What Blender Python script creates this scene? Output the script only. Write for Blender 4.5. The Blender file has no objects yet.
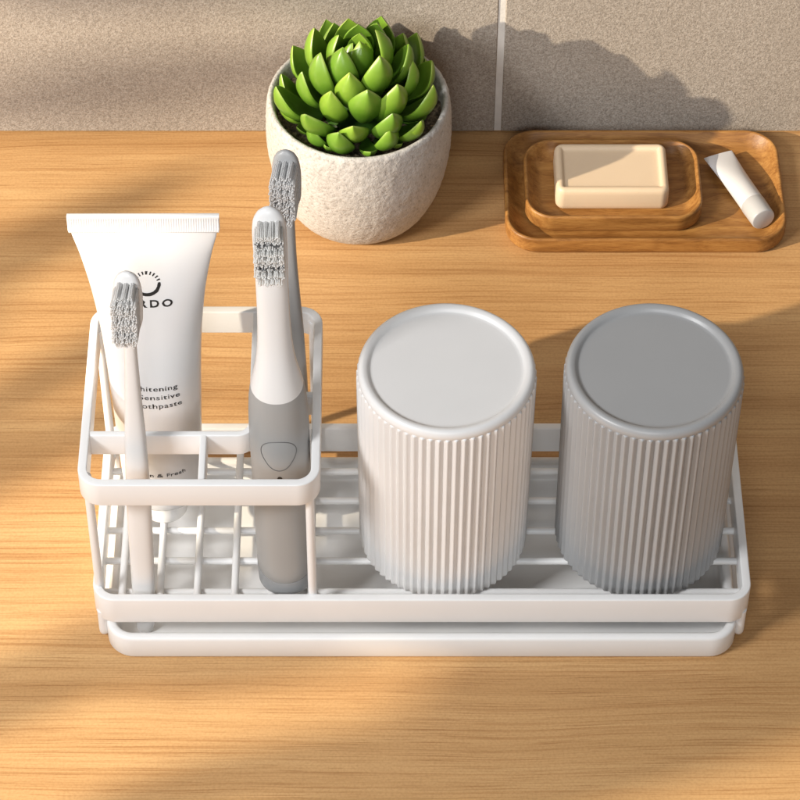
import bpy, bmesh, math, random
from mathutils import Vector, Matrix, Quaternion, noise
R = math.radians
PI = math.pi
MM = 0.001
scene = bpy.context.scene
COL = scene.collection
random.seed(7)

# ------------------------------------------------------------------ helpers
def link(o, parent=None):
    COL.objects.link(o)
    if parent is not None:
        o.parent = parent
    return o

def mesh_obj(name, verts, faces, mat, parent=None, smooth=True, angle=40, scale=MM):
    me = bpy.data.meshes.new(name)
    me.from_pydata([tuple(c * scale for c in v) for v in verts], [], faces)
    bm = bmesh.new(); bm.from_mesh(me)
    bmesh.ops.recalc_face_normals(bm, faces=bm.faces)
    bm.to_mesh(me); bm.free()
    if smooth:
        me.polygons.foreach_set('use_smooth', [True] * len(me.polygons))
        me.set_sharp_from_angle(angle=R(angle))
    me.materials.append(mat)
    o = bpy.data.objects.new(name, me)
    return link(o, parent)

def empty(name, loc=(0, 0, 0)):
    o = bpy.data.objects.new(name, None)
    o.empty_display_size = 0.01
    o.location = [c * MM for c in loc]
    return link(o)

def tag(o, label=None, cat=None, group=None, kind=None):
    if label: o['label'] = label
    if cat: o['category'] = cat
    if group: o['group'] = group
    if kind: o['kind'] = kind
    return o

class Geo:
    """collects rings of vertices (millimetres) into one mesh"""
    def __init__(s): s.v = []; s.f = []
    def ring(s, pts):
        i = len(s.v); s.v += [tuple(p) for p in pts]; return list(range(i, i + len(pts)))
    def bridge(s, a, b, closed=True):
        n = len(a)
        for i in range(n if closed else n - 1):
            j = (i + 1) % n
            s.f.append((a[i], a[j], b[j], b[i]))
    def cap(s, a): s.f.append(tuple(a))
    def fan(s, a, p):
        c = len(s.v); s.v.append(tuple(p))
        for i in range(len(a)): s.f.append((a[i], a[(i + 1) % len(a)], c))
    def loft(s, rings, closed=True, cap0=True, cap1=True):
        ids = [s.ring(r) for r in rings]
        for a, b in zip(ids, ids[1:]): s.bridge(a, b, closed)
        if cap0: s.cap(ids[0][::-1])
        if cap1: s.cap(ids[-1])
        return ids
    def tube(s, pts, r, n=12, closed=False):
        pts = [Vector(p) for p in pts]; rings = []; N = len(pts)
        ref = None
        for i, p in enumerate(pts):
            a = pts[(i - 1) % N] if (closed or i > 0) else p
            b = pts[(i + 1) % N] if (closed or i < N - 1) else p
            t = (b - a).normalized()
            if ref is None:
                ref = Vector((0, 0, 1)) if abs(t.z) < .9 else Vector((1, 0, 0))
            u = (ref - t * ref.dot(t)).normalized(); w = t.cross(u); ref = u
            rr = r[i] if isinstance(r, (list, tuple)) else r
            rings.append([p + (u * math.cos(q) + w * math.sin(q)) * rr
                          for q in (2 * PI * k / n for k in range(n))])
        ids = [s.ring(q) for q in rings]
        for a, b in zip(ids, ids[1:]): s.bridge(a, b)
        if closed: s.bridge(ids[-1], ids[0])
        else: s.cap(ids[0][::-1]); s.cap(ids[-1])
    def build(s, name, mat, parent=None, **k): return mesh_obj(name, s.v, s.f, mat, parent, **k)

def rrect(x0, x1, y0, y1, r, seg=10):
    """rounded rectangle, counter-clockwise, returns points and outward normals"""
    pts = []
    for cx, cy, a0 in ((x1 - r, y0 + r, -90), (x1 - r, y1 - r, 0), (x0 + r, y1 - r, 90), (x0 + r, y0 + r, 180)):
        for k in range(seg + 1):
            a = R(a0 + 90 * k / seg)
            pts.append((cx + r * math.cos(a), cy + r * math.sin(a), math.cos(a), math.sin(a)))
    return pts

def rr_loop(x0, x1, y0, y1, r, inset, z, seg=10):
    rr = max(r - inset, .4)
    return [(p[0], p[1], z) for p in rrect(x0 + inset, x1 - inset, y0 + inset, y1 - inset, rr, seg)]

def band(path, h0, h1, th, closed=True, bev=.55):
    """flat steel strip on edge; path = points with outward normals on the strip's centre line"""
    g = Geo(); t = th / 2
    prof = []
    for sx, sz in ((1, -1), (1, 1), (-1, 1), (-1, -1)):
        cx, cz = sx * (t - bev), (h1 - bev if sz > 0 else h0 + bev)
        a0 = {(1, -1): -90, (1, 1): 0, (-1, 1): 90, (-1, -1): 180}[(sx, sz)]
        for k in range(4):
            a = R(a0 + 30 * k)
            prof.append((cx + bev * math.cos(a), cz + bev * math.sin(a)))
    ids = [g.ring([(x + nx * q, y + ny * q, z) for q, z in prof]) for x, y, nx, ny in path]
    for a, b in zip(ids, ids[1:]): g.bridge(a, b)
    if closed: g.bridge(ids[-1], ids[0])
    else: g.cap(ids[0][::-1]); g.cap(ids[-1])
    return g

def lerp(a, b, t): return a + (b - a) * t
def curve(pairs, x):
    """monotone smooth interpolation through (x, y) pairs"""
    if x <= pairs[0][0]: return pairs[0][1]
    for (xa, ya), (xb, yb) in zip(pairs, pairs[1:]):
        if x <= xb:
            return lerp(ya, yb, (x - xa) / (xb - xa))
    return pairs[-1][1]
def curve_s(pairs, x):
    n = len(pairs)
    xs = [p[0] for p in pairs]; ys = [p[1] for p in pairs]
    if x <= xs[0]: return ys[0]
    if x >= xs[-1]: return ys[-1]
    d = [(ys[i + 1] - ys[i]) / (xs[i + 1] - xs[i]) for i in range(n - 1)]
    m = [d[0]] + [0 if d[i - 1] * d[i] <= 0 else 2 * d[i - 1] * d[i] / (d[i - 1] + d[i]) for i in range(1, n - 1)] + [d[-1]]
    for i in range(n - 1):
        if x <= xs[i + 1]:
            h = xs[i + 1] - xs[i]; t = (x - xs[i]) / h
            return ((2 * t**3 - 3 * t * t + 1) * ys[i] + (t**3 - 2 * t * t + t) * h * m[i]
                    + (-2 * t**3 + 3 * t * t) * ys[i + 1] + (t**3 - t * t) * h * m[i + 1])

# ------------------------------------------------------------------ materials
def mat_new(name):
    m = bpy.data.materials.new(name); m.use_nodes = True
    nt = m.node_tree
    return m, nt, nt.nodes['Principled BSDF'], nt.nodes.new('ShaderNodeTexCoord')

def N(nt, typ, **inp):
    n = nt.nodes.new(typ)
    for k, v in inp.items(): n.inputs[k.replace('_', ' ')].default_value = v
    return n

def ramp(nt, src, stops):
    r = nt.nodes.new('ShaderNodeValToRGB')
    e = r.color_ramp.elements
    while len(e) > 1: e.remove(e[-1])
    e[0].position = stops[0][0]; e[0].color = (*stops[0][1], 1)
    for p, c in stops[1:]:
        k = e.new(p); k.color = (*c, 1)
    nt.links.new(src, r.inputs[0])
    return r

def mapping(nt, tc, scale, rot=(0, 0, 0), loc=(0, 0, 0)):
    m = nt.nodes.new('ShaderNodeMapping')
    m.inputs['Scale'].default_value = scale; m.inputs['Rotation'].default_value = rot
    m.inputs['Location'].default_value = loc
    nt.links.new(tc.outputs['Object'], m.inputs[0])
    return m

def mix(nt, fac, a, b, mode='MIX'):
    n = nt.nodes.new('ShaderNodeMix'); n.data_type = 'RGBA'; n.blend_type = mode
    for sock, v in ((n.inputs[0], fac), (n.inputs[6], a), (n.inputs[7], b)):
        if isinstance(v, (int, float)): sock.default_value = v
        elif isinstance(v, tuple): sock.default_value = (*v, 1)
        else: nt.links.new(v, sock)
    return n.outputs[2]

def bump(nt, b, h, strength, dist):
    n = N(nt, 'ShaderNodeBump', Strength=strength, Distance=dist)
    nt.links.new(h, n.inputs['Height']); nt.links.new(n.outputs[0], b.inputs['Normal'])
    return n

def plain(name, col, rough=.4, var=.03, scale=30, bumpy=0, bscale=900, spec=.5, sss=0, coat=0):
    """plastic / lacquer: colour with faint cloudy variation and a fine grain"""
    m, nt, b, tc = mat_new(name)
    mp = mapping(nt, tc, (1, 1, 1))
    n = N(nt, 'ShaderNodeTexNoise', Scale=scale, Detail=3.0)
    nt.links.new(mp.outputs[0], n.inputs['Vector'])
    lo = tuple(c * (1 - var) for c in col); hi = tuple(min(1, c * (1 + var)) for c in col)
    r = ramp(nt, n.outputs['Fac'], [(.3, lo), (.7, hi)])
    nt.links.new(r.outputs[0], b.inputs['Base Color'])
    rr = nt.nodes.new('ShaderNodeMapRange')
    rr.inputs[3].default_value = rough * .9; rr.inputs[4].default_value = rough * 1.1
    nt.links.new(n.outputs['Fac'], rr.inputs[0]); nt.links.new(rr.outputs[0], b.inputs['Roughness'])
    b.inputs['Specular IOR Level'].default_value = spec
    if sss:
        b.inputs['Subsurface Weight'].default_value = sss
        b.inputs['Subsurface Radius'].default_value = (.003, .003, .0025)
    if coat:
        b.inputs['Coat Weight'].default_value = coat; b.inputs['Coat Roughness'].default_value = .15
    if bumpy:
        f = N(nt, 'ShaderNodeTexNoise', Scale=bscale, Detail=2.0)
        nt.links.new(mp.outputs[0], f.inputs['Vector'])
        bump(nt, b, f.outputs['Fac'], bumpy, .0003)
    return m

def wood_counter():
    m, nt, b, tc = mat_new('oak_counter')
    # slow warp so that the grain lines wander
    wm = mapping(nt, tc, (3, 9, 1))
    w = N(nt, 'ShaderNodeTexNoise', Scale=1.6, Detail=2.0)
    nt.links.new(wm.outputs[0], w.inputs['Vector'])
    sc = nt.nodes.new('ShaderNodeVectorMath'); sc.operation = 'MULTIPLY_ADD'
    nt.links.new(w.outputs['Color'], sc.inputs[0]); sc.inputs[1].default_value = (0, .013, 0)
    nt.links.new(tc.outputs['Object'], sc.inputs[2])
    def grain(scale, s, d, rough=.6):
        mp = nt.nodes.new('ShaderNodeMapping'); mp.inputs['Scale'].default_value = scale
        nt.links.new(sc.outputs[0], mp.inputs[0])
        n = N(nt, 'ShaderNodeTexNoise', Scale=s, Detail=d, Roughness=rough)
        nt.links.new(mp.outputs[0], n.inputs['Vector'])
        return n.outputs['Fac']
    broad = grain((.55, 16, 1), 3.2, 3)
    mid = grain((.9, 105, 1), 6, 6, .72)
    fine = grain((2.2, 250, 1), 8, 4, .72)
    pores = grain((7, 520, 1), 6, 2, .5)
    c1 = ramp(nt, broad, [(.28, (.48, .268, .108)), (.5, (.585, .345, .150)), (.74, (.66, .415, .192))]).outputs[0]
    c2 = ramp(nt, mid, [(.33, (.60, .47, .35)), (.42, (.84, .78, .71)), (.49, (.98, .97, .96)), (.8, (1.0, 1.0, .99))]).outputs[0]
    c3 = ramp(nt, fine, [(.34, (.66, .56, .46)), (.47, (1, 1, 1))]).outputs[0]
    c4 = ramp(nt, pores, [(.27, (.58, .46, .34)), (.39, (1, 1, 1))]).outputs[0]
    c = mix(nt, .75, c1, c2, 'MULTIPLY'); c = mix(nt, .9, c, c3, 'MULTIPLY'); c = mix(nt, .75, c, c4, 'MULTIPLY')
    fn = N(nt, 'ShaderNodeTexNoise', Scale=900.0, Detail=1.0); nt.links.new(tc.outputs['Object'], fn.inputs['Vector'])
    c = mix(nt, 1, c, ramp(nt, fn.outputs['Fac'], [(.3, (.90, .88, .86)), (.6, (1, 1, 1))]).outputs[0], 'MULTIPLY')
    nt.links.new(c, b.inputs['Base Color'])
    rr = nt.nodes.new('ShaderNodeMapRange'); rr.inputs[3].default_value = .52; rr.inputs[4].default_value = .40
    nt.links.new(fine, rr.inputs[0]); nt.links.new(rr.outputs[0], b.inputs['Roughness'])
    ad = nt.nodes.new('ShaderNodeMath'); ad.operation = 'ADD'
    nt.links.new(fine, ad.inputs[0]); nt.links.new(pores, ad.inputs[1])
    bump(nt, b, ad.outputs[0], .12, .0004)
    b.inputs['Specular IOR Level'].default_value = .35
    return m

def wood_tray():
    m, nt, b, tc = mat_new('acacia_tray')
    wm = mapping(nt, tc, (8, 20, 20))
    w = N(nt, 'ShaderNodeTexNoise', Scale=1.5, Detail=3.0)
    nt.links.new(wm.outputs[0], w.inputs['Vector'])
    sc = nt.nodes.new('ShaderNodeVectorMath'); sc.operation = 'MULTIPLY_ADD'
    nt.links.new(w.outputs['Color'], sc.inputs[0]); sc.inputs[1].default_value = (0, .02, .02)
    nt.links.new(tc.outputs['Object'], sc.inputs[2])
    def grain(scale, s, d):
        mp = nt.nodes.new('ShaderNodeMapping'); mp.inputs['Scale'].default_value = scale
        nt.links.new(sc.outputs[0], mp.inputs[0])
        n = N(nt, 'ShaderNodeTexNoise', Scale=s, Detail=d, Roughness=.65)
        nt.links.new(mp.outputs[0], n.inputs['Vector']); return n.outputs['Fac']
    a = grain((6, 60, 60), 4, 6); f = grain((40, 300, 300), 4, 4)
    c1 = ramp(nt, a, [(.28, (.20, .082, .02)), (.48, (.35, .162, .043)), (.70, (.48, .25, .075))]).outputs[0]
    c2 = ramp(nt, f, [(.3, (.62, .54, .46)), (.55, (1, 1, 1))]).outputs[0]
    c = mix(nt, .75, c1, c2, 'MULTIPLY')
    nt.links.new(c, b.inputs['Base Color'])
    b.inputs['Roughness'].default_value = .42
    b.inputs['Specular IOR Level'].default_value = .4
    bump(nt, b, f, .25, .0005)
    return m

def stone_tile():
    m, nt, b, tc = mat_new('stone_tile')
    n1 = N(nt, 'ShaderNodeTexNoise', Scale=1500.0, Detail=2.0, Roughness=.6)
    n2 = N(nt, 'ShaderNodeTexNoise', Scale=550.0, Detail=2.0, Roughness=.6)
    n3 = N(nt, 'ShaderNodeTexNoise', Scale=14.0, Detail=3.0)
    for n in (n1, n2, n3): nt.links.new(tc.outputs['Object'], n.inputs['Vector'])
    c1 = ramp(nt, n1.outputs['Fac'], [(.30, (.27, .235, .20)), (.5, (.40, .352, .302)), (.70, (.52, .468, .415))]).outputs[0]
    c2 = ramp(nt, n2.outputs['Fac'], [(.33, (.82, .80, .78)), (.6, (1, 1, 1))]).outputs[0]
    c3 = ramp(nt, n3.outputs['Fac'], [(.3, (.93, .92, .91)), (.7, (1, 1, 1))]).outputs[0]
    c = mix(nt, .9, c1, c2, 'MULTIPLY'); c = mix(nt, 1, c, c3, 'MULTIPLY')
    nt.links.new(c, b.inputs['Base Color']); b.inputs['Roughness'].default_value = .8
    ad = nt.nodes.new('ShaderNodeMath'); ad.operation = 'ADD'
    nt.links.new(n1.outputs['Fac'], ad.inputs[0]); nt.links.new(n2.outputs['Fac'], ad.inputs[1])
    bump(nt, b, ad.outputs[0], .5, .0005)
    return m

def concrete():
    m, nt, b, tc = mat_new('pot_concrete')
    n1 = N(nt, 'ShaderNodeTexNoise', Scale=620.0, Detail=4.0, Roughness=.65)
    n2 = N(nt, 'ShaderNodeTexNoise', Scale=60.0, Detail=4.0)
    v = N(nt, 'ShaderNodeTexVoronoi', Scale=420.0)
    for n in (n1, n2, v): nt.links.new(tc.outputs['Object'], n.inputs['Vector'])
    c1 = ramp(nt, n1.outputs['Fac'], [(.30, (.35, .33, .31)), (.46, (.51, .49, .47)), (.7, (.59, .572, .555))]).outputs[0]
    c2 = ramp(nt, v.outputs['Distance'], [(.06, (.62, .57, .52)), (.20, (1, 1, 1))]).outputs[0]
    c3 = ramp(nt, n2.outputs['Fac'], [(.3, (.9, .88, .86)), (.65, (1, 1, 1))]).outputs[0]
    c = mix(nt, .75, c1, c2, 'MULTIPLY'); c = mix(nt, 1, c, c3, 'MULTIPLY')
    nt.links.new(c, b.inputs['Base Color']); b.inputs['Roughness'].default_value = .85
    bump(nt, b, n1.outputs['Fac'], .5, .0012)
    return m

def leaf_mat():
    m, nt, b, tc = mat_new('succulent_leaf')
    at = nt.nodes.new('ShaderNodeAttribute'); at.attribute_name = 'tip'
    n = N(nt, 'ShaderNodeTexNoise', Scale=90.0, Detail=3.0)
    nt.links.new(tc.outputs['Object'], n.inputs['Vector'])
    oi = nt.nodes.new('ShaderNodeObjectInfo')
    c = ramp(nt, at.outputs['Fac'], [(0, (.04, .105, .012)), (.45, (.11, .23, .02)), (.82, (.24, .40, .045)), (1, (.47, .57, .16))]).outputs[0]  # tips naturally paler; darker base and bright rim also paint in shade and highlight
    c2 = ramp(nt, n.outputs['Fac'], [(.3, (.82, .86, .8)), (.7, (1, 1, 1))]).outputs[0]
    c = mix(nt, 1, c, c2, 'MULTIPLY')
    c3 = ramp(nt, oi.outputs['Random'], [(0, (.70, .80, .80)), (.5, (.92, .94, .9)), (1, (1.1, 1.04, 1.0))]).outputs[0]
    c = mix(nt, 1, c, c3, 'MULTIPLY')
    nt.links.new(c, b.inputs['Base Color'])
    b.inputs['Roughness'].default_value = .30
    b.inputs['Subsurface Weight'].default_value = .14
    b.inputs['Subsurface Radius'].default_value = (.003, .004, .0008)
    b.inputs['Specular IOR Level'].default_value = .45
    return m

def soil_mat():
    m, nt, b, tc = mat_new('soil')
    n = N(nt, 'ShaderNodeTexNoise', Scale=500.0, Detail=4.0)
    nt.links.new(tc.outputs['Object'], n.inputs['Vector'])
    c = ramp(nt, n.outputs['Fac'], [(.35, (.05, .035, .022)), (.55, (.17, .125, .08)), (.7, (.33, .26, .18))]).outputs[0]
    nt.links.new(c, b.inputs['Base Color']); b.inputs['Roughness'].default_value = .95
    bump(nt, b, n.outputs['Fac'], 1, .002)
    return m

def fibre(name, col, thru=.45):
    m = plain(name, col, .45, .05, 300); nt = m.node_tree
    tr = N(nt, 'ShaderNodeBsdfTranslucent', Color=(*col, 1)); mx = nt.nodes.new('ShaderNodeMixShader')
    mx.inputs[0].default_value = thru
    nt.links.new(nt.nodes['Principled BSDF'].outputs[0], mx.inputs[1]); nt.links.new(tr.outputs[0], mx.inputs[2])
    nt.links.new(mx.outputs[0], nt.nodes['Material Output'].inputs['Surface'])
    return m

M = dict(
    counter=wood_counter(), tray_wood=wood_tray(), tile=stone_tile(), concrete=concrete(), leaf=leaf_mat(), soil=soil_mat(),
    grout=plain('grout', (.70, .67, .63), .85, .06, 200, .4),
    metal=plain('white_powder_coat', (.82, .82, .82), .32, .015, 40, .05, 1400),
    tray=plain('white_tray_plastic', (.82, .82, .815), .34, .015, 40, .05, 1400),
    cup_white=plain('white_cup_plastic', (.79, .78, .77), .38, .02, 30, .06, 1500),
    cup_grey=plain('grey_cup_plastic', (.385, .387, .39), .36, .02, 30, .06, 1500),
    tube=plain('white_tube_plastic', (.74, .74, .745), .24, .01, 20, 0, 900, .5, .1),
    cap=plain('white_cap_plastic', (.82, .82, .82), .3, .01),
    small_tube=plain('small_tube_plastic', (.66, .66, .68), .35, .02),
    small_cap=plain('small_cap_plastic', (.50, .50, .51), .35, .02),
    ink=plain('black_ink', (.012, .012, .012), .5, .1),
    brush_white=plain('white_brush_plastic', (.75, .74, .73), .32, .01, 30, 0, 900, .5, .1),
    brush_grey=plain('grey_brush_plastic', (.37, .375, .38), .4, .02),
    eb_grey=plain('grey_handle_rubber', (.33, .33, .325), .42, .02, 30, .05, 1600),
    eb_dark=plain('grey_base_plastic', (.29, .295, .30), .4, .02),
    groove=plain('dark_groove', (.12, .12, .12), .5, .05),
    hole=plain('black_hole', (.015, .015, .015), .4, .05),
    br_grey=fibre('grey_bristle', (.87, .865, .855)),
    br_pale=fibre('pale_bristle', (.86, .86, .86)),
    br_white=fibre('white_bristle', (.92, .92, .91), .5),
    br_black=plain('black_bristle', (.10, .10, .105), .5, .1, 300),
    soap=plain('cream_soap', (.71, .56, .40), .42, .02, 40, .05, 500, .4, .25),
    gobo_leaves=plain('gobo_leaf', (.05, .12, .03), .6, .2, 20),  # for the added, unseen blades that shade the key lamp
)

# ------------------------------------------------------------------ setting
WALL_Y = 165.6
def box(g, x0, x1, y0, y1, z0, z1):
    a = g.ring([(x0, y0, z0), (x1, y0, z0), (x1, y1, z0), (x0, y1, z0)])
    b = g.ring([(x0, y0, z1), (x1, y0, z1), (x1, y1, z1), (x0, y1, z1)])
    g.bridge(a, b); g.cap(a[::-1]); g.cap(b)

g = Geo(); box(g, -900, 900, -460, WALL_Y + 40, -40, 0)
tag(g.build('counter', M['counter'], smooth=False), kind='structure')

g = Geo(); box(g, -900, 900, WALL_Y + .6, WALL_Y + 39, .4, 340)
wall = g.build('wall', M['grout'], smooth=False); tag(wall, kind='structure')
GX, GW = 52.4, 1.55
for x0, x1 in ((-547.6, GX - GW), (GX + GW, 652.4)):
    g = Geo()
    g.loft([rr_loop2 for rr_loop2 in [
        [(x0, WALL_Y + 8, .3), (x1, WALL_Y + 8, .3), (x1, WALL_Y + 8, 300), (x0, WALL_Y + 8, 300)],
        [(x0, WALL_Y + .5, .3), (x1, WALL_Y + .5, .3), (x1, WALL_Y + .5, 300), (x0, WALL_Y + .5, 300)],
        [(x0 + .5, WALL_Y, .8), (x1 - .5, WALL_Y, .8), (x1 - .5, WALL_Y, 299.5), (x0 + .5, WALL_Y, 299.5)]]])
    g.build('tile', M['tile'], wall, angle=25)

# ------------------------------------------------------------------ drip tray
g = Geo()
T = (-111.2, 140.4, -136.9, -42.0); TR = 11
prof = [(1.6, 0), (.5, .5), (0, 1.6), (0, 11.4), (.35, 12.3), (1.2, 12.8), (2.8, 12.8), (3.6, 12.4), (4.0, 11.6), (4.2, 3.2), (5.0, 2.3), (6.2, 2.0)]
g.loft([rr_loop(*T, TR, i, z) for i, z in prof])
o = g.build('drip_tray', M['tray'], angle=50)
tag(o, 'shallow white drip tray with rounded corners lying under the wire rack', 'drip tray')

# ------------------------------------------------------------------ rack
rack = empty('wire_rack', (14.6, -84.7, 0))
tag(rack, 'white metal countertop rack holding the brushes, toothpaste tube and two ribbed cups', 'rack')
RO = Vector((14.6, -84.7, 0))
def rel(geo, origin):
    geo.v = [tuple(Vector(p) - origin) for p in geo.v]; return geo
TH = 3.4
LX0, LX1, LY0, LY1, LZ0, LZ1 = -115.6, 144.8, -130.8, -38.8, 15.6, 30.2
t = TH / 2
def bandpath(x0, x1, y0, y1, r, seg=12):
    return rrect(x0 + t, x1 - t, y0 + t, y1 - t, r - t, seg)
rel(band(bandpath(LX0, LX1, LY0, LY1, 9), LZ0, LZ1, TH), RO).build('base_frame', M['metal'], rack)
UX0, UX1, UY0, UY1, UZ0, UZ1 = -116.2, -24.6, -130.6, -38.6, 88.9, 101.2
rel(band(bandpath(UX0, UX1, UY0, UY1, 9), UZ0, UZ1, TH), RO).build('holder_frame', M['metal'], rack)
# dividers of the brush holder
def arc(cx, cy, r, a0, a1, n=8):
    return [(cx + r * math.cos(R(lerp(a0, a1, k / n))), cy + r * math.sin(R(lerp(a0, a1, k / n)))) for k in range(n + 1)]
def open_path(pts):
    out = []
    for i, p in enumerate(pts):
        a = Vector(pts[max(0, i - 1)]); b = Vector(pts[min(len(pts) - 1, i + 1)]); d = (b - a).normalized()
        out.append((p[0], p[1], d.y, -d.x))
    return out
TD = 2.6
pth = [(UX0 + TH - .1, -104.2)] + [(-56.5, -104.2)] + arc(-56.5, -98.7, 5.5, -90, 0)[1:] + [(-51.0, UY1 - TH + .1)]
rel(band(open_path(pth), UZ0 + .3, UZ1 - .6, TD, False), RO).build('divider', M['metal'], rack)
rel(band(open_path([(-69.3, UY0 + TH - .1), (-69.3, -104.2 - TD / 2 + .1)]), UZ0 + .3, UZ1 - .6, TD, False), RO).build('divider', M['metal'], rack)
rel(band(open_path([(-51.0 + TD / 2 - .1, -84.2), (UX1 - TH + .1, -84.2)]), UZ0 + .3, UZ1 - .6, TD, False), RO).build('divider', M['metal'], rack)
# posts between the two frames
for x, y in ((-113.0, -122.5), (-113.0, -47.5), (-28.6, -126.4), (-28.6, -43.2)):
    g = Geo(); g.tube([(x, y, LZ0 + 4), (x, y, UZ1 - 4)], 1.75, 14)
    rel(g, RO).build('post', M['metal'], rack)
# grid wires
WZ = 19.6
for y in (-118.6, -102.9, -87.4, -71.7, -56.2):
    g = Geo(); g.tube([(LX0 + 2.0, y, WZ), (LX1 - 2.0, y, WZ)], 1.5, 12)
    rel(g, RO).build('wire', M['metal'], rack)
for x in (-104.6, -89.6, -74.7, -59.8, -44.8, -29.6):
    g = Geo(); g.tube([(x, LY0 + 2.0, WZ + 2.8), (x, LY1 - 2.0, WZ + 2.8)], 1.5, 12)
    rel(g, RO).build('wire', M['metal'], rack)
# runner feet under both ends
for x in (-112.6, 141.9):
    pts = [(x, -126.5, LZ0 + 3), (x, -126.5, 7)] + [(x, -121.8 - 4.7 * math.cos(R(a)), 6.7 - 4.7 * math.sin(R(a))) for a in (15, 30, 45, 60, 75, 90)]
    pts += [(x, -48 + 4.7 * math.sin(R(a)), 6.7 - 4.7 * math.cos(R(a))) for a in (0, 15, 30, 45, 60, 75)] + [(x, -43.3, 7), (x, -43.3, LZ0 + 3)]
    g = Geo(); g.tube(pts, 1.95, 12)
    rel(g, RO).build('foot', M['metal'], rack)

# ------------------------------------------------------------------ ribbed cups
CUP_Z = WZ + 1.5
def make_cup(x, y, label, mat):
    c = empty('ribbed_cup', (x, y, CUP_Z)); tag(c, label, 'cup', 'ribbed cups upside down on the rack')
    H, NR, SEG = 102.0, 66, 66 * 10
    def ring(rad, z, amp):
        out = []
        for k in range(SEG):
            a = 2 * PI * k / SEG
            q = (NR * a / (2 * PI)) % 1.0; l = 1 - abs(2 * q - 1); l = .9 * l + .1 * (.5 - .5 * math.cos(PI * l)); l = min(l, .93)
            rr = rad - amp * (1 - l)
            out.append((rr * math.cos(a), rr * math.sin(a), z))
        return out
    g = Geo()
    RB, RT = 33.8, 34.5
    rings = [ring(RB - 3.2, 1.2, 0), ring(RB - 2.6, .3, 0), ring(RB - 1.6, 0, .3), ring(RB - .5, .5, .9), ring(RB, 1.6, 1.45)]
    for k in range(1, 7): rings.append(ring(lerp(RB, RT, k / 6), lerp(1.6, H - 5.2, k / 6), 1.45))
    rings += [ring(RT - .02, H - 4.5, 1.4), ring(RT - .2, H - 4.0, 1.2), ring(RT - 1.0, H - 3.8, .2), ring(RT - 2.2, H - 3.7, 0)]
    # inside of the cup, open at the bottom
    inner = [ring(RB - 3.2, 1.2, 0), ring(RB - 3.4, 4, 0), ring(RT - 4.5, H - 8, 0)]
    g.loft(rings, cap0=False, cap1=False)
    g.loft(inner, cap0=False, cap1=True)
    g.build('ribbed_wall', mat, c, angle=60)
    g = Geo(); S2 = 160
    def cr(rad, z): return [(rad * math.cos(2 * PI * k / S2), rad * math.sin(2 * PI * k / S2), z) for k in range(S2)]
    pr = [(RT - 3, H - 4.6), (RT - 1.0, H - 4.3)] + [(RT - 2.75 + 2.1 * math.cos(R(a)), H - 2.75 + 2.75 * math.sin(R(a))) for a in range(-15, 100, 10)]
    pr += [(RT - 3.9, H - .25), (RT - 4.6, H - .8), (RT - 5.0, H - 1.5), (RT - 5.4, H - 1.75), (RT - 6.5, H - 1.8)]
    g.loft([cr(r_, z_) for r_, z_ in pr], cap0=True, cap1=True)
    g.build('base', mat, c, angle=60)
    return c
make_cup(23.4, -90.0, 'warm white ribbed cup standing upside down in the middle of the rack', M['cup_white'])
make_cup(102.4, -90.0, 'mid grey ribbed cup standing upside down at the right end of the rack', M['cup_grey'])

# ------------------------------------------------------------------ generic axis frame
def frame_mat(p0, p1, front=(0, -1, 0)):
    """local z from p0 to p1, local -y towards the front"""
    p0 = Vector(p0); p1 = Vector(p1)
    z = (p1 - p0).normalized(); f = Vector(front)
    y = -(f - z * f.dot(z)).normalized(); x = y.cross(z)
    return Matrix(((x.x, y.x, z.x, p0.x * MM), (x.y, y.y, z.y, p0.y * MM), (x.z, y.z, z.z, p0.z * MM), (0, 0, 0, 1)))

def axis_thing(name, p0, p1, front=(0, -1, 0)):
    e = empty(name); e.matrix_world = frame_mat(p0, p1, front); return e

# ------------------------------------------------------------------ toothpaste tube
def sup(a, b, z, n=64, e=2.0):
    out = []
    for k in range(n):
        q = 2 * PI * k / n; c, s_ = math.cos(q), math.sin(q)
        out.append((a * math.copysign(abs(c) ** (2 / e), c), b * math.copysign(abs(s_) ** (2 / e), s_), z))
    return out
TP0, TP1 = Vector((-89.4, -78.8, 23.9)), Vector((-89.9, -64.0, 178.5))
tp = axis_thing('toothpaste_tube', TP0, TP1)
tag(tp, 'white toothpaste tube with black print standing cap down in the brush holder', 'toothpaste tube')
TL = (TP1 - TP0).length
WA = [(0, 15.6), (.12, 16.4), (.35, 17.6), (.55, 18.9), (.72, 21.2), (.86, 24.6), (.95, 27.5), (1, 28.2)]
WB = [(0, 15.2), (.12, 15.6), (.35, 14.6), (.55, 12.6), (.72, 9.2), (.86, 4.6), (.95, 1.3), (1, 1.0)]
BZ0, BZ1 = 14.0, TL - 7.5
def tube_ab(z):
    u = max(0, min(1, (z - BZ0) / (TL - BZ0)))
    return curve_s(WA, u), curve_s(WB, u)
rings = [sup(6.5, 6.5, 9.0), sup(7.0, 7.0, 10.6), sup(10.5, 10.3, 11.0), sup(13.5, 13.2, 12.0), sup(15.0, 14.7, 13.0)]
for k in range(0, 41):
    z = lerp(BZ0, BZ1, k / 40); a, b = tube_ab(z); rings.append(sup(a, b, z, 64, 2.0))
g = Geo(); g.loft(rings)
body = g.build('tube_body', M['tube'], tp)
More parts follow.
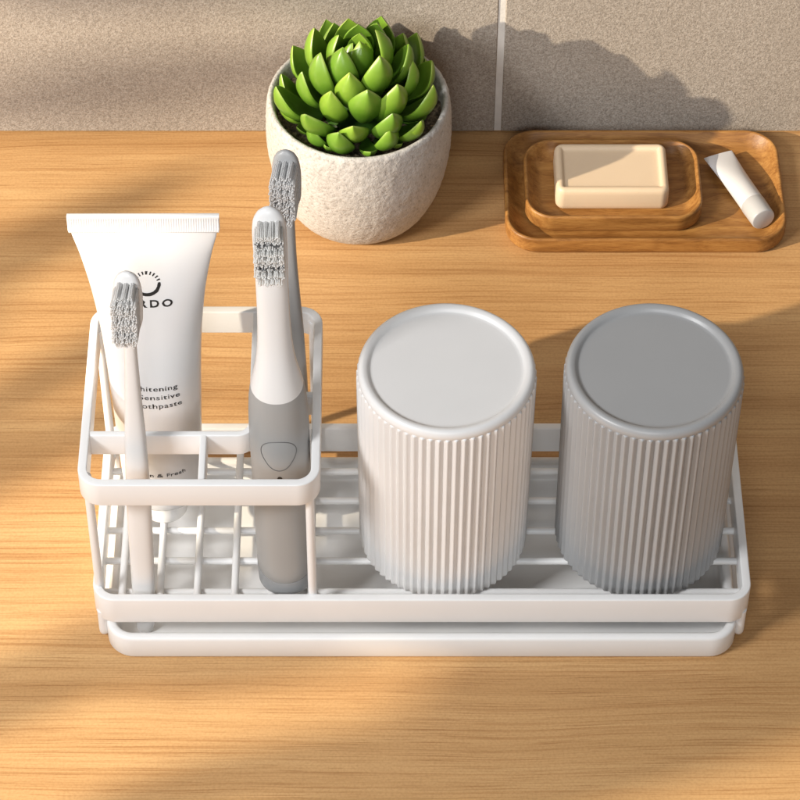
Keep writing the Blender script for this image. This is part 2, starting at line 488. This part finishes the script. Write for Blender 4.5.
# crimped end: fine vertical ridges
g = Geo(); rings = []
nx = 61 * 4
for z, th in ((BZ1 - .3, 1.25), (BZ1 + .2, 1.45), (BZ1 + .8, 1.1), (TL - 1.6, .95), (TL - 1.2, 1.05), (TL - .2, 1.0), (TL, .7)):
    a = 28.0 if z < BZ1 + .5 else 28.3
    amp = .13 if BZ1 + .5 < z < TL - 1.4 else 0
    front = [(lerp(-a, a, k / nx), -th + amp * math.cos(2 * PI * 61 * k / nx), z) for k in range(nx + 1)]
    back = [(lerp(a, -a, k / nx), th - amp * math.cos(2 * PI * 61 * k / nx), z) for k in range(nx + 1)]
    rings.append(front + back)
g.loft(rings)
g.build('crimp', M['tube'], tp, angle=80)
g = Geo()
def circ(r, z, n=64): return [(r * math.cos(2 * PI * k / n), r * math.sin(2 * PI * k / n), z) for k in range(n)]
g.loft([circ(r, z) for r, z in ((8.2, 0), (8.9, .3), (9.2, 1.0), (9.6, 9.6), (9.4, 10.3), (8.8, 10.6))])
g.build('cap', M['cap'], tp, angle=50)

def wrap_mesh(name, me, mat, parent, zc, xoff, lift=.12):
    """lay flat letter meshes (x, y in mm) round the front of the tube"""
    bm = bmesh.new(); bm.from_mesh(me)
    for _ in range(3):
        es = [e for e in bm.edges if e.calc_length() > 1.0]
        if es: bmesh.ops.subdivide_edges(bm, edges=es, cuts=1)
    bmesh.ops.triangulate(bm, faces=bm.faces)
    for v in bm.verts:
        x, y = v.co.x + xoff, v.co.y
        z = zc + y; a, b = tube_ab(z)
        th = 0; s_ = abs(x); st = 0.0; d = .01
        px, py = 0.0, -b - lift
        while st < s_ and th < PI / 2:
            th += d
            qx, qy = (a + lift) * math.sin(th), -(b + lift) * math.cos(th)
            st += math.hypot(qx - px, qy - py); px, py = qx, qy
        px *= 1 if x >= 0 else -1
        v.co = Vector((px * MM, py * MM, z * MM))
    m2 = bpy.data.meshes.new(name); bm.to_mesh(m2); bm.free(); m2.materials.append(mat)
    return link(bpy.data.objects.new(name, m2), parent)

def text_mesh(body_, size, sx=1.2, align='CENTER', bold=0, space=1.0):
    cu = bpy.data.curves.new('text', 'FONT'); cu.body = body_; cu.size = size; cu.align_x = align
    cu.space_character = space; cu.resolution_u = 4; cu.offset = bold
    ob = bpy.data.objects.new('text', cu); COL.objects.link(ob)
    me = bpy.data.meshes.new_from_object(ob)
    bpy.data.objects.remove(ob); bpy.data.curves.remove(cu)
    for v in me.vertices: v.co.x *= sx
    return me

# emblem: a smiling arc below a half ring of rays
bm = bmesh.new()
def poly(pts):
    vs = [bm.verts.new((x, y, 0)) for x, y in pts]; bm.faces.new(vs)
K = 24
for k in range(K):
    qs = []
    for kk in (k, k + 1):
        u = kk / K; a = R(lerp(-172, 8, u)); w = .5 + .9 * math.sin(PI * min(1, .12 + u * .70)) ** .8
        qs.append((a, w))
    (a0, w0), (a1, w1) = qs
    ro = 5.1
    poly([(ro * math.cos(a0), ro * math.sin(a0)), (ro * math.cos(a1), ro * math.sin(a1)),
          ((ro - w1) * math.cos(a1), (ro - w1) * math.sin(a1)), ((ro - w0) * math.cos(a0), (ro - w0) * math.sin(a0))])
for k in range(9):
    a = R(22 + 17 * k)
    if a > R(165): break
    c, s_ = math.cos(a), math.sin(a); w = .32
    poly([(3.9 * c + w * .7 * s_, 3.9 * s_ - w * .7 * c), (5.3 * c + w * s_, 5.3 * s_ - w * c),
          (5.3 * c - w * s_, 5.3 * s_ + w * c), (3.9 * c - w * .7 * s_, 3.9 * s_ + w * .7 * c)])
me = bpy.data.meshes.new('emblem'); bm.to_mesh(me); bm.free()
wrap_mesh('emblem', me, M['ink'], tp, 127.0, .2)
wrap_mesh('lettering', text_mesh('ORDO', 4.4, 1.15, bold=.12, space=1.38), M['ink'], tp, 117.2, .6)
for i, tx in enumerate(('Whitening', 'Sensitive', 'Toothpaste')):
    wrap_mesh('lettering', text_mesh(tx, 3.25, 1.30, bold=.02, space=1.08), M['ink'], tp, 78.0 - i * 4.3, (.2, 2.6, .8)[i])
wrap_mesh('lettering', text_mesh('Clean & Fresh', 2.7, 1.3, bold=.02, space=1.08), M['ink'], tp, 33.0, .4)

# ------------------------------------------------------------------ manual toothbrushes
def bristle_field(rows, length, base_y, top_fn, fil_r=.19, per=9, tuft_r=.72, splay=.05, rng=None):
    """tufts of filaments growing along local -y from y=base_y; rows = (x, z) centres"""
    g = Geo(); rng = rng or random.Random(3)
    for (x, z) in rows:
        L = top_fn(x, z)
        for k in range(per):
            if k == per - 1 and per > 4: rr, a = 0, 0
            else: rr, a = tuft_r, 2 * PI * k / (per - 1 if per > 4 else per) + x * 3 + z
            fx, fz = x + rr * math.cos(a), z + rr * math.sin(a)
            dx = (fx - x) * .12 + rng.uniform(-splay, splay) * L + x * .04; dz = (fz - z) * .12 + rng.uniform(-splay, splay) * L
            l2 = L * rng.uniform(.96, 1.03)
            g.tube([(fx, base_y, fz), (fx + dx * .5, base_y - l2 * .5, fz + dz * .5), (fx + dx * .95, base_y - l2 + .35, fz + dz * .95), (fx + dx, base_y - l2 + .1, fz + dz), (fx + dx, base_y - l2, fz + dz)],
                   [fil_r, fil_r, fil_r, fil_r * .75, fil_r * .25], 7)
    return g

def manual_brush(name, p0, p1, label, mat, bmat, front, seed):
    e = axis_thing(name, p0, p1, front)
    tag(e, label, 'toothbrush', 'manual toothbrushes in the brush holder')
    L = (Vector(p1) - Vector(p0)).length
    W = [(0, 2.0), (2, 3.3), (8, 4.1), (30, 4.6), (70, 4.8), (105, 4.1), (130, 3.05), (150, 2.4), (L - 36, 2.35), (L - 29, 3.4), (L - 22, 5.2), (L - 12, 5.5), (L - 5, 4.8), (L - 1.5, 3.2), (L, 1.0)]
    D = [(0, 1.4), (3, 2.2), (30, 2.9), (90, 3.2), (130, 2.6), (L - 34, 2.3), (L - 24, 2.4), (L - 6, 2.3), (L - 1.5, 1.6), (L, .6)]
    OY = [(0, 0), (L, 0)]
    g = Geo(); zs = [0, .5, 1.2, 2, 4, 8] + [lerp(8, L - 38, k / 22) for k in range(1, 23)] + [L - 38 + q for q in range(2, 35, 2)] + [L - 2.5, L - 1.5, L - .8, L - .3, L]
    rings = [[(x, y, z) for x, y, z in sup(curve_s(W, z), curve_s(D, z), z, 28, 2.6)] for z in zs]
    g.loft(rings)
    g.build('handle', mat, e, angle=60)
    rows = []
    for j in range(11):
        z = L - 25.5 + 2.1 * j
        n = 4 if 1 <= j <= 9 else 3
        for i in range(n): rows.append(((i - (n - 1) / 2) * 2.35, z))
    f = lambda x, z: 10.5 + .4 * math.sin(z * 2.1) - (1.2 if z > L - 6 else 0)
    bristle_field(rows, 10, -1.9, f, .30, 8, .78, .03, random.Random(seed)).build('bristles', bmat, e, angle=80)
    return e
manual_brush('toothbrush', (-96.2, -124.6, 2.1), (-93.0, -104.0, 190.0),
             'white manual toothbrush with grey bristles leaning in front of the toothpaste tube', M['brush_white'], M['br_grey'], (-.06, -1, 0), 5)
manual_brush('toothbrush', (-34.8, -63.5, 2.1), (-36.6, -53.5, 201.5),
             'grey manual toothbrush standing behind the electric one, pot at its back', M['brush_grey'], M['br_pale'], (-.12, -1, 0), 6)

# ------------------------------------------------------------------ electric toothbrush
EP0, EP1 = Vector((-39.2, -115.2, CUP_Z + 2.8)), Vector((-41.9, -88.5, 207.5))
eb = axis_thing('electric_toothbrush', EP0, EP1)
tag(eb, 'electric toothbrush with grey grip and white neck in the right slot of the holder', 'electric toothbrush')
EL = (EP1 - EP0).length
RW = [(0, 9.0), (1.0, 10.1), (3, 10.9), (12, 11.2), (50, 11.3), (80, 11.5), (92, 11.3), (99, 10.7), (106, 9.3), (114, 7.6), (124, 6.5), (140, 6.0), (155, 6.0), (EL - 30, 6.1), (EL - 12, 6.3), (EL - 6, 5.8), (EL - 2.5, 4.2), (EL - .7, 2.2), (EL, .5)]
RD = [(0, 9.0), (1.0, 10.1), (3, 10.9), (12, 11.2), (50, 11.3), (80, 11.5), (92, 11.3), (99, 10.6), (106, 9.0), (114, 7.0), (124, 5.4), (140, 4.3), (155, 3.6), (EL - 30, 2.9), (EL - 10, 2.8), (EL - 3, 2.3), (EL - .7, 1.2), (EL, .4)]
def eb_ring(z, n=72, grow=0, cut=None):
    w, d = curve_s(RW, z) + grow, curve_s(RD, z) + grow
    return sup(w, d, z, n, 2.15)
def seam(zc, dip, n=72):
    """ring of the body whose height dips at the front"""
    out = []
    for k in range(n):
        q = 2 * PI * k / n; s_ = math.sin(q)
        z = zc - dip * max(0, -s_) ** 1.3 + dip * .15 * max(0, s_)
        w, d = curve_s(RW, z), curve_s(RD, z)
        c = math.cos(q); e2 = 2 / 2.15
        out.append((w * math.copysign(abs(c) ** e2, c), d * math.copysign(abs(s_) ** e2, s_), z))
    return out
BASE_Z, BDIP = 12.5, 4.6
g = Geo(); g.loft([eb_ring(z) for z in (0, .4, 1, 2, 3, 5)] + [seam(8.6, BDIP * .7), seam(BASE_Z - .25, BDIP)], cap1=True)
g.build('base_cap', M['eb_dark'], eb, angle=60)
g = Geo()
SZ, SDIP = 103.0, 2.4
rings = [[(x * .975, y * .975, z) for x, y, z in seam(BASE_Z - .3, BDIP)], seam(BASE_Z + .15, BDIP)] + [seam(z, BDIP * (1 - (z - 15) / 20)) for z in (17, 22, 28)] + [eb_ring(z) for z in (36, 44, 52, 60, 68, 74, 78)]
rings += [seam(z, d) for z, d in ((84, .4), (90, 1.0), (97, 1.7), (SZ - 2, SDIP - .8), (SZ, SDIP))]
g.loft(rings); g.build('grip', M['eb_grey'], eb, angle=60)
g = Geo()
rings = [[(x * 1.003, y * 1.003, z) for x, y, z in seam(SZ + .05, SDIP)]] + [seam(SZ + dz, SDIP * f) for dz, f in ((2, .9), (5, .75), (9, .5), (13, .25))] + [eb_ring(z) for z in (119, 124, 130, 137, 145, 153)]
rings += [eb_ring(lerp(158, EL - 12, k / 6)) for k in range(7)] + [eb_ring(EL - q) for q in (10, 8, 6, 4.5, 3.2, 2.2, 1.4, .7, .3, 0)]
g.loft(rings); g.build('neck', M['brush_white'], eb, angle=60)
# button: rounded triangle outline and a slightly raised pad
def on_body(x, z, lift=0):
    w, d = curve_s(RW, z) + lift, curve_s(RD, z) + lift
    return (x, -d * (max(0, 1 - abs(x / w) ** 2.15)) ** (1 / 2.15), z)
def btn_outline(s_, n=60):
    pts = []
    for k in range(n):
        a = 2 * PI * k / n
        r_ = 6.1 * (1 + .075 * math.cos(3 * (a + PI / 2)))
        pts.append((s_ * r_ * math.cos(a) * 1.08, s_ * r_ * math.sin(a) * 1.2))
    return pts
BTZ = 76.0
g = Geo()
o1 = btn_outline(1.0); o2 = btn_outline(.955)
g.tube([on_body(x, BTZ + z, .0) for x, z in o1], .17, 6, closed=True)
g.build('button_groove', M['groove'], eb)
g = Geo()
rs = [g.ring([on_body(x, BTZ + z, .02 + .22 * (1 - s_ ** 4)) for x, z in btn_outline(s_)]) for s_ in (.96, .93, .85, .7, .5, .25, .08)]
for a, b in zip(rs, rs[1:]): g.bridge(a, b)
g.cap(rs[-1]); g.build('button', M['eb_grey'], eb, angle=80)
g = Geo()
g.tube([on_body(0, 64.2, -.6), on_body(0, 64.2, .12)], .95, 16)
g.build('indicator_light', M['hole'], eb)
# brush field: white tufts with two wavy dark rows
rowsW, rowsB = [], []
for j in range(9):
    z = EL - 26 + 2.55 * j
    n = 5 if 0 < j < 8 else 4
    for i in range(n):
        x = (i - (n - 1) / 2) * 2.15
        rowsW.append((x, z))
    if j in (2, 6):
        for i in range(11): rowsB.append(((i - 5) * .92, z + 1.25 + .75 * math.cos((i - 5) * 1.15)))
hf = lambda x, z: 9.6 + .9 * math.cos((z - (EL - 15)) * .55)
bristle_field(rowsW, 9, -2.2, hf, .30, 8, .74, .028, random.Random(8)).build('white_bristles', M['br_white'], eb, angle=80)
bristle_field(rowsB, 9, -2.2, lambda x, z: hf(x, z) + .35, .26, 2, .24, .02, random.Random(9)).build('black_bristles', M['br_black'], eb, angle=80)

# ------------------------------------------------------------------ potted succulent
PX, PY = -11.7, 119.5
pt = empty('potted_succulent', (PX, PY, 0))
tag(pt, 'green rosette succulent in a round rough pale stone pot by the tiled wall', 'potted plant')
PH = 68.0
g = Geo(); S3 = 220
def prg(r, z, amp=.0):
    out = []
    for k in range(S3):
        a = 2 * PI * k / S3; x, y = math.cos(a), math.sin(a)
        d = amp * noise.noise(Vector((x * r * .42, y * r * .42, z * .42))) + amp * .6 * noise.noise(Vector((x * r * .9, y * r * .9, z * .9 + 7)))
        out.append(((r + d) * x, (r + d) * y, z + d * .5))
    return out
zz = [0, .4, 1.2, 2.4, 4, 6, 8] + [8 + 1.6 * k for k in range(1, 37)] + [64.2]
zz = sorted(set(z for z in zz if z <= 64.4))
P2 = [(0, 24.5), (1.2, 27.6), (4, 30.6), (10, 34.0), (18, 37.0), (28, 39.4), (40, 40.9), (50, 41.2), (60, 40.7), (66, 39.9)]
rings = [prg(24.0, 0, 0)] + [prg(curve_s(P2, z), z, .32) for z in zz[1:]]
rings += [prg(39.7, 65.4, .3), prg(39.2, 65.9, .25), prg(38.4, 66.0, .25), prg(37.7, 65.6, .25), prg(37.2, 64.4, .25), prg(36.6, 59, .2), prg(35, 50, .1)]
g.loft(rings, cap0=True, cap1=True)
g.build('pot', M['concrete'], pt, angle=70)
g = Geo(); rs = []
for j in range(16):
    r = 36.8 * (1 - j / 16)
    rs.append(g.ring([((r) * math.cos(2 * PI * k / 96), r * math.sin(2 * PI * k / 96),
                       57.5 + 1.1 * noise.noise(Vector((r * math.cos(2 * PI * k / 96) * .5, r * math.sin(2 * PI * k / 96) * .5, 3))) + .7 * noise.noise(Vector((r * math.cos(2 * PI * k / 96) * 1.3, r * math.sin(2 * PI * k / 96) * 1.3, 8)))) for k in range(96)]))
for a, b in zip(rs, rs[1:]): g.bridge(a, b)
g.cap(rs[-1]); g.build('soil', M['soil'], pt, angle=80)

def leaf_mesh(L, Wd, Th, curl, seed):
    """thick spoon-shaped leaf along +z from its base, inner face towards +y, keeled pointed tip"""
    rng = random.Random(seed)
    g = Geo(); tips = []
    NU, NV = 22, 24
    prof = [(0, .40), (.12, .52), (.3, .80), (.48, .99), (.58, 1.0), (.70, .88), (.81, .65), (.90, .38), (.96, .16), (1, .02)]
    tp_ = [(0, .8), (.2, .95), (.5, 1.0), (.75, .85), (.9, .5), (.97, .26), (1, .05)]
    rings = []
    for i in range(NU + 1):
        u = 1 - (1 - i / NU) ** 1.25
        w = Wd / 2 * curve_s(prof, u); th = Th * curve_s(tp_, u)
        ring = []
        # the spine curls inward (towards +y) near the tip
        cy = -curl * math.sin(PI * u * .9) * L * .22 + curl * L * .10 * u * u
        for k in range(NV):
            q = 2 * PI * k / NV; c, s_ = math.cos(q), math.sin(q)
            x = w * math.copysign(abs(c) ** .9, c)
            if s_ >= 0: y = th * .22 * s_ - th * .10 * (1 - c * c) * math.sin(PI * min(1, u))     # flat to hollow inner face
            else:
                keel = 1 + .35 * max(0, u - .55) * (1 - abs(c)) * 2
                y = th * .78 * s_ * keel
            lift = .22 * Wd / 2 * (abs(c) ** 2.2) * math.sin(PI * min(1, u * .95))               # edges turned in
            ring.append((x, y + cy + lift, u * L))
            tips.append(min(1, max(0, u * .8 + .22 * abs(c) ** 6 * (1 if u > .3 else 0) + rng.uniform(-.02, .02))))
        rings.append(ring)
    g.loft(rings)
    return g, tips

protos = []
for s_ in range(4):
    g, tips = leaf_mesh(27, 14.5, 5.4, (.55, .8, .4, .65)[s_], s_)
    o = g.build('leaf', M['leaf'], None, angle=100)
    at = o.data.attributes.new('tip', 'FLOAT', 'POINT')
    at.data.foreach_set('value', tips)
    protos.append(o.data); bpy.data.objects.remove(o)
rng = random.Random(21)
rings_spec = [  # number, base height, base radius, elevation, length factor, phase
    (11, 60.0, 19.0, 22, .54, 12), (11, 60.0, 20.0, 45, .86, 30), (10, 62.5, 17.0, 53, 1.04, 10), (9, 67.5, 12.5, 60, 1.10, 33), (7, 73.0, 8.0, 66, 1.09, 54), (5, 77.0, 4.6, 73, 1.03, 18), (3, 80.5, 1.6, 84, .90, 75)]
for n, hz, br, el, ls, ph in rings_spec:
    for k in range(n):
        az = R(ph + 360 * k / n + rng.uniform(-9, 9)); e_ = R(el + rng.uniform(-8, 9) * (.4 if el < 40 else 1)); s_ = ls * .96 * rng.uniform(.88, 1.10)
        lf = bpy.data.objects.new('leaf', protos[rng.randrange(4)]); link(lf, pt)
        d = Vector((math.cos(az) * math.cos(e_), math.sin(az) * math.cos(e_), math.sin(e_)))
        up = Vector((-math.cos(az) * math.sin(e_), -math.sin(az) * math.sin(e_), math.cos(e_)))   # inner face
        tw = rng.uniform(-.2, .2)
        x = up.cross(d).normalized() * 1.0
        x = up.cross(d)
        mtx = Matrix(((x.x, up.x, d.x), (x.y, up.y, d.y), (x.z, up.z, d.z)))
        if mtx.determinant() < 0: mtx = Matrix(((-x.x, up.x, d.x), (-x.y, up.y, d.y), (-x.z, up.z, d.z)))
        mtx = mtx @ Matrix.Rotation(tw, 3, 'Z')
        base = Vector((br * math.cos(az), br * math.sin(az) - 1.6, hz - 1.2 + rng.uniform(-1, 1))) * MM
        lf.matrix_local = Matrix.Translation(base) @ (mtx.to_4x4() @ Matrix.Diagonal((s_, s_, s_, 1)))
g = Geo(); g.tube([(0, 0, 54), (0, 0, 60), (0, 0, 68), (0, 0, 78), (0, 0, 88)], [17, 15, 11, 7, 3], 16)
g.build('stem', M['leaf'], pt)

# ------------------------------------------------------------------ wooden trays, soap, small tube
def wood_dish(name, x0, x1, y0, y1, z0, h, r, floor, label, rim=2.6, slope=8):
    cx, cy = (x0 + x1) / 2, (y0 + y1) / 2
    g = Geo(); prof = [(2.6, 0), (1.2, .35), (.4, 1.2), (.05, 2.4), (0, h - 1.1), (.2, h - .4), (.7, h - .03), (rim - .4, h), (rim, h - .12), (rim + .35, h - .5)]
    for k in range(1, 9):
        u = k / 8; prof.append((rim + .35 + slope * u, lerp(h - .5, floor, 1 - (1 - u) ** 2.1)))
    g.loft([[(a - cx, b - cy, c) for a, b, c in rr_loop(x0, x1, y0, y1, r, i, z, 14)] for i, z in prof])
    o = g.build(name, M['tray_wood'], None, angle=45); o.location = (cx * MM, cy * MM, z0 * MM)
    return tag(o, label, 'tray', 'rounded wooden trays')
wood_dish('wooden_tray', 54.2, 180.6, 86.4, 157.6, 0, 9.4, 15, 3.0, 'large rounded wooden tray on the counter under the smaller tray and small tube', 1.5, 8.5)
wood_dish('wooden_tray', 63.2, 143.2, 97.0, 147.6, 3.1, 9.8, 13, 3.4, 'small rounded wooden tray carrying the bar of soap inside the larger tray', 1.3, 7)

g = Geo()
S = (76.9, 128.0, 107.8, 139.4); SR = 4.0
prof = [(1.8, 0), (.8, .4), (.2, 1.4), (0, 3.4), (.1, 10.5), (.35, 12.1), (.9, 13.1), (1.8, 13.6), (2.9, 13.5), (3.4, 13.1), (3.8, 12.4), (4.3, 12.1), (5.2, 12.0), (8, 12.0)]
g.loft([[(a - 102, b - 123, c * .9) for a, b, c in rr_loop(*S, SR, i, z, 10)] for i, z in prof])
o = g.build('soap_bar', M['soap'], None, angle=70); o.location = (.102, .123, 6.6 * MM)
tag(o, 'cream rectangular soap bar with a sunken top on the small wooden tray', 'soap')

A0, A1 = Vector((170.2, 99.6, 9.0)), Vector((153.0, 143.6, 6.8))
st = axis_thing('small_tube', A0, A1, (0, 0, 1))
tag(st, 'tiny white cream tube with grey tinted end lying on the large wooden tray', 'tube')
SL = (A1 - A0).length
SA = [(0, 5.6), (.3, 5.8), (.6, 6.3), (.9, 7.0), (1, 7.2)]; SB = [(0, 5.4), (.3, 4.8), (.6, 3.0), (.88, 1.1), (1, .45)]
g = Geo(); g.loft([sup(3, 3, 10, 40), sup(4.9, 4.8, 10.4, 40)] + [sup(curve_s(SA, k / 16), curve_s(SB, k / 16), lerp(11, SL, k / 16), 40) for k in range(17)])
g.build('tube_body', M['small_tube'], st, angle=60)
g = Geo(); g.loft([circ(r, z, 48) for r, z in ((5.0, 0), (5.4, .2), (5.55, .7), (5.75, 10.6), (5.6, 11.0))])
g.build('cap', M['small_cap'], st, angle=50)

# ------------------------------------------------------------------ camera
F, PITCH, CX, D = 3000.0, R(49), 385.0, 1.29
cd = bpy.data.cameras.new('camera'); cam = bpy.data.objects.new('camera', cd); COL.objects.link(cam)
cd.sensor_fit = 'HORIZONTAL'; cd.sensor_width = 36; cd.lens = F / 800 * 36
cd.shift_x = (400 - CX) / 800
cd.clip_start = .05; cd.clip_end = 50
cam.location = (0, -math.cos(PITCH) * D, math.sin(PITCH) * D)
cam.rotation_euler = (R(90) - PITCH, 0, 0)
scene.camera = cam

# ------------------------------------------------------------------ light
def aim(o, target):
    o.rotation_euler = (Vector(target) - o.location).to_track_quat('-Z', 'Y').to_euler()
AZ, EL_ = R(23), R(25.2)
tgt = Vector((0, .02, .03))
ldir = Vector((math.cos(AZ) * math.cos(EL_), math.sin(AZ) * math.cos(EL_), -math.sin(EL_)))
LAMP = tgt - ldir * 3.0
ld = bpy.data.lights.new('key_lamp', 'SPOT'); ld.energy = 620; ld.color = (1.0, .86, .66)
ld.shadow_soft_size = .020; ld.spot_size = R(40); ld.spot_blend = .4
lo = bpy.data.objects.new('key_lamp', ld); COL.objects.link(lo); lo.location = LAMP; aim(lo, tgt)

def soft(name, loc, size, energy, col, to=(0, -.05, .05)):
    ad = bpy.data.lights.new(name, 'AREA'); ad.shape = 'SQUARE'; ad.size = size; ad.energy = energy; ad.color = col
    ao = bpy.data.objects.new(name, ad); COL.objects.link(ao); ao.location = loc; aim(ao, to)
SOFT = Vector((-.55, -.49, .67))
soft('soft_lamp', SOFT, .20, 6.4, (.99, .985, .98), (.0, -.06, .04))
soft('front_fill', (-.1, -1.45, 1.0), .5, 7.5, (.95, .975, 1.0))  # added frontal fill that lifts the front faces

w = bpy.data.worlds.new('World'); scene.world = w; w.use_nodes = True
bg = w.node_tree.nodes['Background']; bg.inputs[0].default_value = (.97, .98, 1.0, 1); bg.inputs[1].default_value = .155

# added out-of-view leaf blades, set across the key light to throw soft shadows
U_ = Vector((-math.sin(AZ), math.cos(AZ), 0)); V_ = U_.cross(ldir) * -1
if V_.z < 0: V_ = -V_
def shade_leaf(g, u, v, L, Wd, ang, s_=.36, P=None, src=None):
    """leaf blade whose shadow falls round (u, v), measured across the light, in millimetres"""
    c = (U_ * u + V_ * v) * MM if P is None else Vector(P) * MM
    c = c + ((LAMP if src is None else src) - c) * s_
    k = (1 - s_)
    a = R(ang); ax = U_ * math.cos(a) + V_ * math.sin(a); bx = U_ * -math.sin(a) + V_ * math.cos(a); nrm = -ldir
    top, bot = [], []
    for i in range(17):
        q = i / 16; w_ = math.sin(PI * q ** .85) ** .8 * Wd / 2
        bend = nrm * (-.12 * L * (2 * q - 1) ** 2)
        row = []
        for j in (-1, -.5, 0, .5, 1):
            row.append((c / MM + ax * ((q - .5) * L * k) + bx * (j * w_ * k) + bend + nrm * abs(j) * w_ * .25))
        top.append(row)
    ids = [g.ring(r) for r in top]
    for p, q in zip(ids, ids[1:]): g.bridge(p, q, closed=False)
    ids2 = [g.ring([Vector(x) - nrm * .6 for x in r]) for r in top]
    for p, q in zip(ids2, ids2[1:]): g.bridge(p[::-1], q[::-1], closed=False)
g = Geo()
for lf in (
    (-85, 20, 190, 80, 75), (-120, 70, 230, 90, 60), (-150, 120, 230, 80, 70), (-95, 135, 190, 80, 80), (-150, 30, 170, 60, 50), (-65, 90, 190, 70, 95),
    (-180, 72, 220, 56, 68), (-186, -8, 110, 44, 84), (-165, -50, 90, 30, 100), (32, -78, 100, 36, 80), (-88, -90, 110, 40, 85), (-70, -52, 60, 20, 95), (-60, 150, 150, 60, 80), (-170, 46, 90, 44, 75),
    (152, -48, 90, 34, 70), (118, -78, 80, 30, 30), (70, -60, 90, 26, 60),
    (196, 14, 150, 26, 128), (176, 104, 190, 34, 128), (235, 60, 120, 24, 120)):
    shade_leaf(g, *lf)
tag(g.build('gobo_leaves', M['gobo_leaves']), kind='stuff')

scene.view_settings.view_transform = 'Standard'; scene.view_settings.look = 'None'
scene.view_settings.exposure = 0; scene.view_settings.gamma = 1
scene.cycles.max_bounces = 14; scene.cycles.diffuse_bounces = 10; scene.cycles.transmission_bounces = 10
scene.cycles.use_denoising = True
